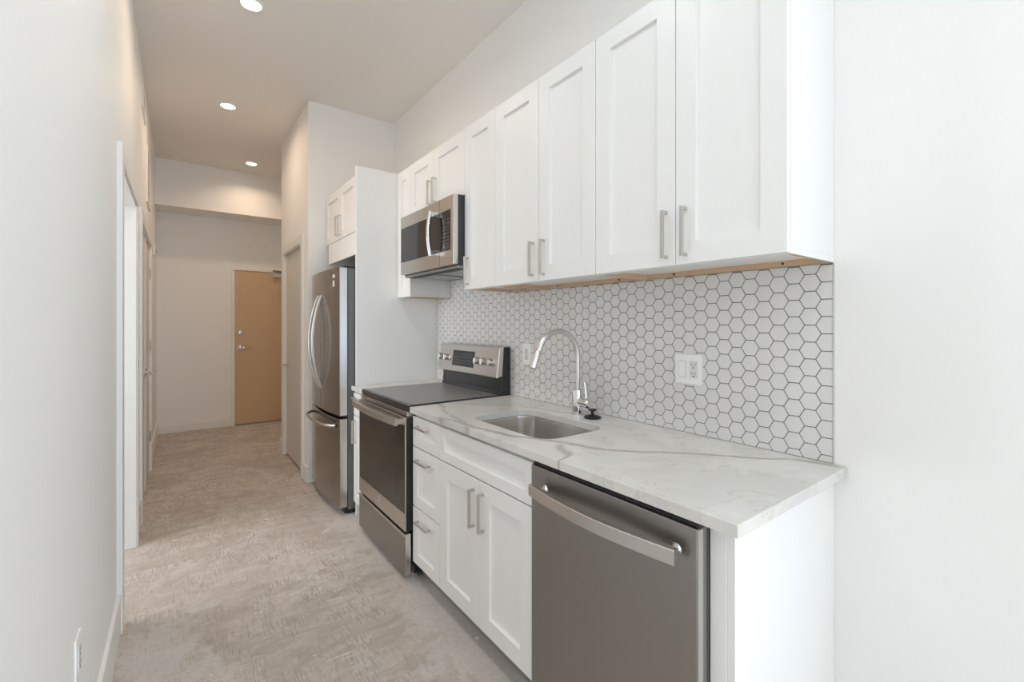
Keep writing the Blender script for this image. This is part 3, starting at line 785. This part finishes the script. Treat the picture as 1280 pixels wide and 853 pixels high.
# ------------------------------------------------------------------ microwave
MX = -.400; m0, m1, mz0, mz1 = 1.693, 2.437, 1.680, 2.081
t = thing('microwave', (-.2, 2.065, mz0), 'stainless over-the-range microwave with black glass door', 'microwave')
obj('housing', nb((-.372, -.008, m0 + .001, m1 - .001, mz0, mz1)), simple('microwave_case', (.06, .062, .065), .4, .4), t, .002)
ft = obj('front_frame', nb((MX, -.373, m0, m1, mz0 + .004, mz1 - .002)), M['steel_mid'], t, .003)
obj('front_edge', nb((MX + .004, -.373, m0 - .0015, m0, mz0 + .006, mz1 - .004)), M['steel_light'], ft)
obj('door_glass', nb((MX - .0015, MX, 1.862, m1 - .010, 1.768, 2.0)), M['glassblack'], ft, .0005)
kp = obj('control_glass', nb((MX - .0015, MX, m0 + .035, 1.858, 1.768, 2.0)), M['glassblack'], ft, .0005)
bm = bmesh.new()
for r in range(9):
    for c_ in range(3):
        yy = 1.748 + c_ * .030; zz = 1.785 + r * .020; box(bm, MX - .0018, MX - .0015, yy, yy + .014, zz, zz + .007)
obj('keypad_print', bm, M['ink'], kp)
obj('door_seam', nb((MX - .0004, MX + .001, 1.8585, 1.861, mz0 + .006, mz1 - .004)), M['black'], ft)
badge(ft, MX, 2.115, 2.038, .013)
hp = []
for i in range(17):
    k = i / 16; z = 1.752 + (2.015 - 1.752) * k; hp.append((MX - .036 - .016 * math.sin(PI * k), 1.905, z))
bm = bmesh.new()
prof = [(a * .011, b * .013) for a, b in circ(1, 16)]
sweep(bm, hp, prof)
box(bm, MX - .036, MX, 1.895, 1.915, 1.755, 1.785); box(bm, MX - .036, MX, 1.895, 1.915, 1.982, 2.012)
obj('handle', bm, M['chrome'], ft, smooth=True)
un = obj('underside', nb((-.37, -.012, m0 + .004, m1 - .004, mz0 - .014, mz0)), M['greymetal'], t, .002)
for a, b in ((1.745, 2.02), (2.10, 2.375)):
    obj('grease_filter', nb((-.30, -.10, a, b, mz0 - .020, mz0 - .0135)), M['filter'], un, .002)
obj('vent_slots', nb(*[(-.355 + i * .012, -.349 + i * .012, 1.72 + 0, 2.41, mz0 - .0155, mz0 - .0138) for i in range(4)]), M['black'], un)

# ------------------------------------------------------------------ refrigerator
F0, F1 = 2.708, 3.512; FM = 3.11
t = thing('refrigerator', (-.36, 3.11, 0), 'french-door stainless refrigerator with curved handles and bottom freezer drawer', 'refrigerator')
def fx(y, depth=.030):                       # gently convex front
    k = (y - FM) / ((F1 - F0) / 2); return -.734 - depth * (1 - k * k)
def curved(bm, y0, y1, z0, z1, back=-.682, n=14, dx=0):
    ys = [y0 + (y1 - y0) * i / n for i in range(n + 1)]
    poly = [(back, y0), (back, y1)] + [(fx(y) + dx, y) for y in reversed(ys)]
    prism(bm, poly, 'z', z0, z1)
cs = obj('case', nb((-.676, -.03, F0 + .003, F1 - .003, .035, 1.742)), M['case'], t, .003)
for yy in (F0 + .01, F1 - .10): obj('hinge_cover', nb((-.70, -.60, yy, yy + .09, 1.742, 1.757)), M['black'], cs, .003)
for a, b, hs in ((F0, FM - .003, -1), (FM + .003, F1, 1)):
    bm = bmesh.new(); curved(bm, a, b, .700, 1.745)
    dr = obj('door', bm, M['steel_fridge'], t, .004, label='dark brushed fridge door')
    yy0 = FM + hs * .038
    pts = []
    for i in range(25):
        k = i / 24; z = .865 + (1.560 - .865) * k; s = math.sin(PI * k)
        pts.append((fx(yy0) - .004 - .066 * s ** .8 if 0 < k < 1 else fx(yy0) - .004, yy0 + hs * .012 * s, z))
    bm = bmesh.new(); sweep(bm, pts, [(a_ * .009, b_ * .012) for a_, b_ in circ(1, 14)])
    obj('handle', bm, M['fridge_handle'], dr, smooth=True)
    if hs == -1:
        obj('door_edge', nb((-.731, -.684, F0 - .0018, F0 - .0002, .704, 1.741)), M['steel_light'], dr)
        sk = obj('sticker', nb((fx(2.82) - .001, fx(2.82) + .004, 2.795, 2.855, 1.675, 1.70), (fx(2.82) - .001, fx(2.82) + .004, 2.80, 2.865, 1.615, 1.655)), M['label'], dr, label='small pale stickers')
bm = bmesh.new(); curved(bm, F0, F1, .055, .680)
fd = obj('freezer_drawer', bm, M['steel_fridge'], t, .004)
obj('drawer_edge', nb((-.731, -.684, F0 - .0018, F0 - .0002, .059, .676)), M['steel_light'], fd)
pts = []
for i in range(21):
    k = i / 20; y = F0 + .06 + (F1 - F0 - .12) * k; s = math.sin(PI * k)
    pts.append((fx(y) - .006 - .050 * min(1, s * 2.2) ** .8 - .006 * s, y, .625))
bm = bmesh.new(); sweep(bm, pts, [(a_ * .012, b_ * .009) for a_, b_ in circ(1, 14)])
obj('handle', bm, M['fridge_handle'], fd, smooth=True)
obj('door_gasket', nb((-.683, -.676, F0 + .006, F1 - .006, .057, 1.74)), M['black'], t)
obj('base_grille', nb((-.70, -.62, F0 + .01, F1 - .01, .012, .052)), M['black'], t, .003)
for yy in (F0 + .05, F1 - .05):
    for xx in (-.66, -.10):
        bm = bmesh.new(); tube(bm, [(xx, yy, 0), (xx, yy, .036)], .018, 12)
        obj('foot', bm, M['black'], t)
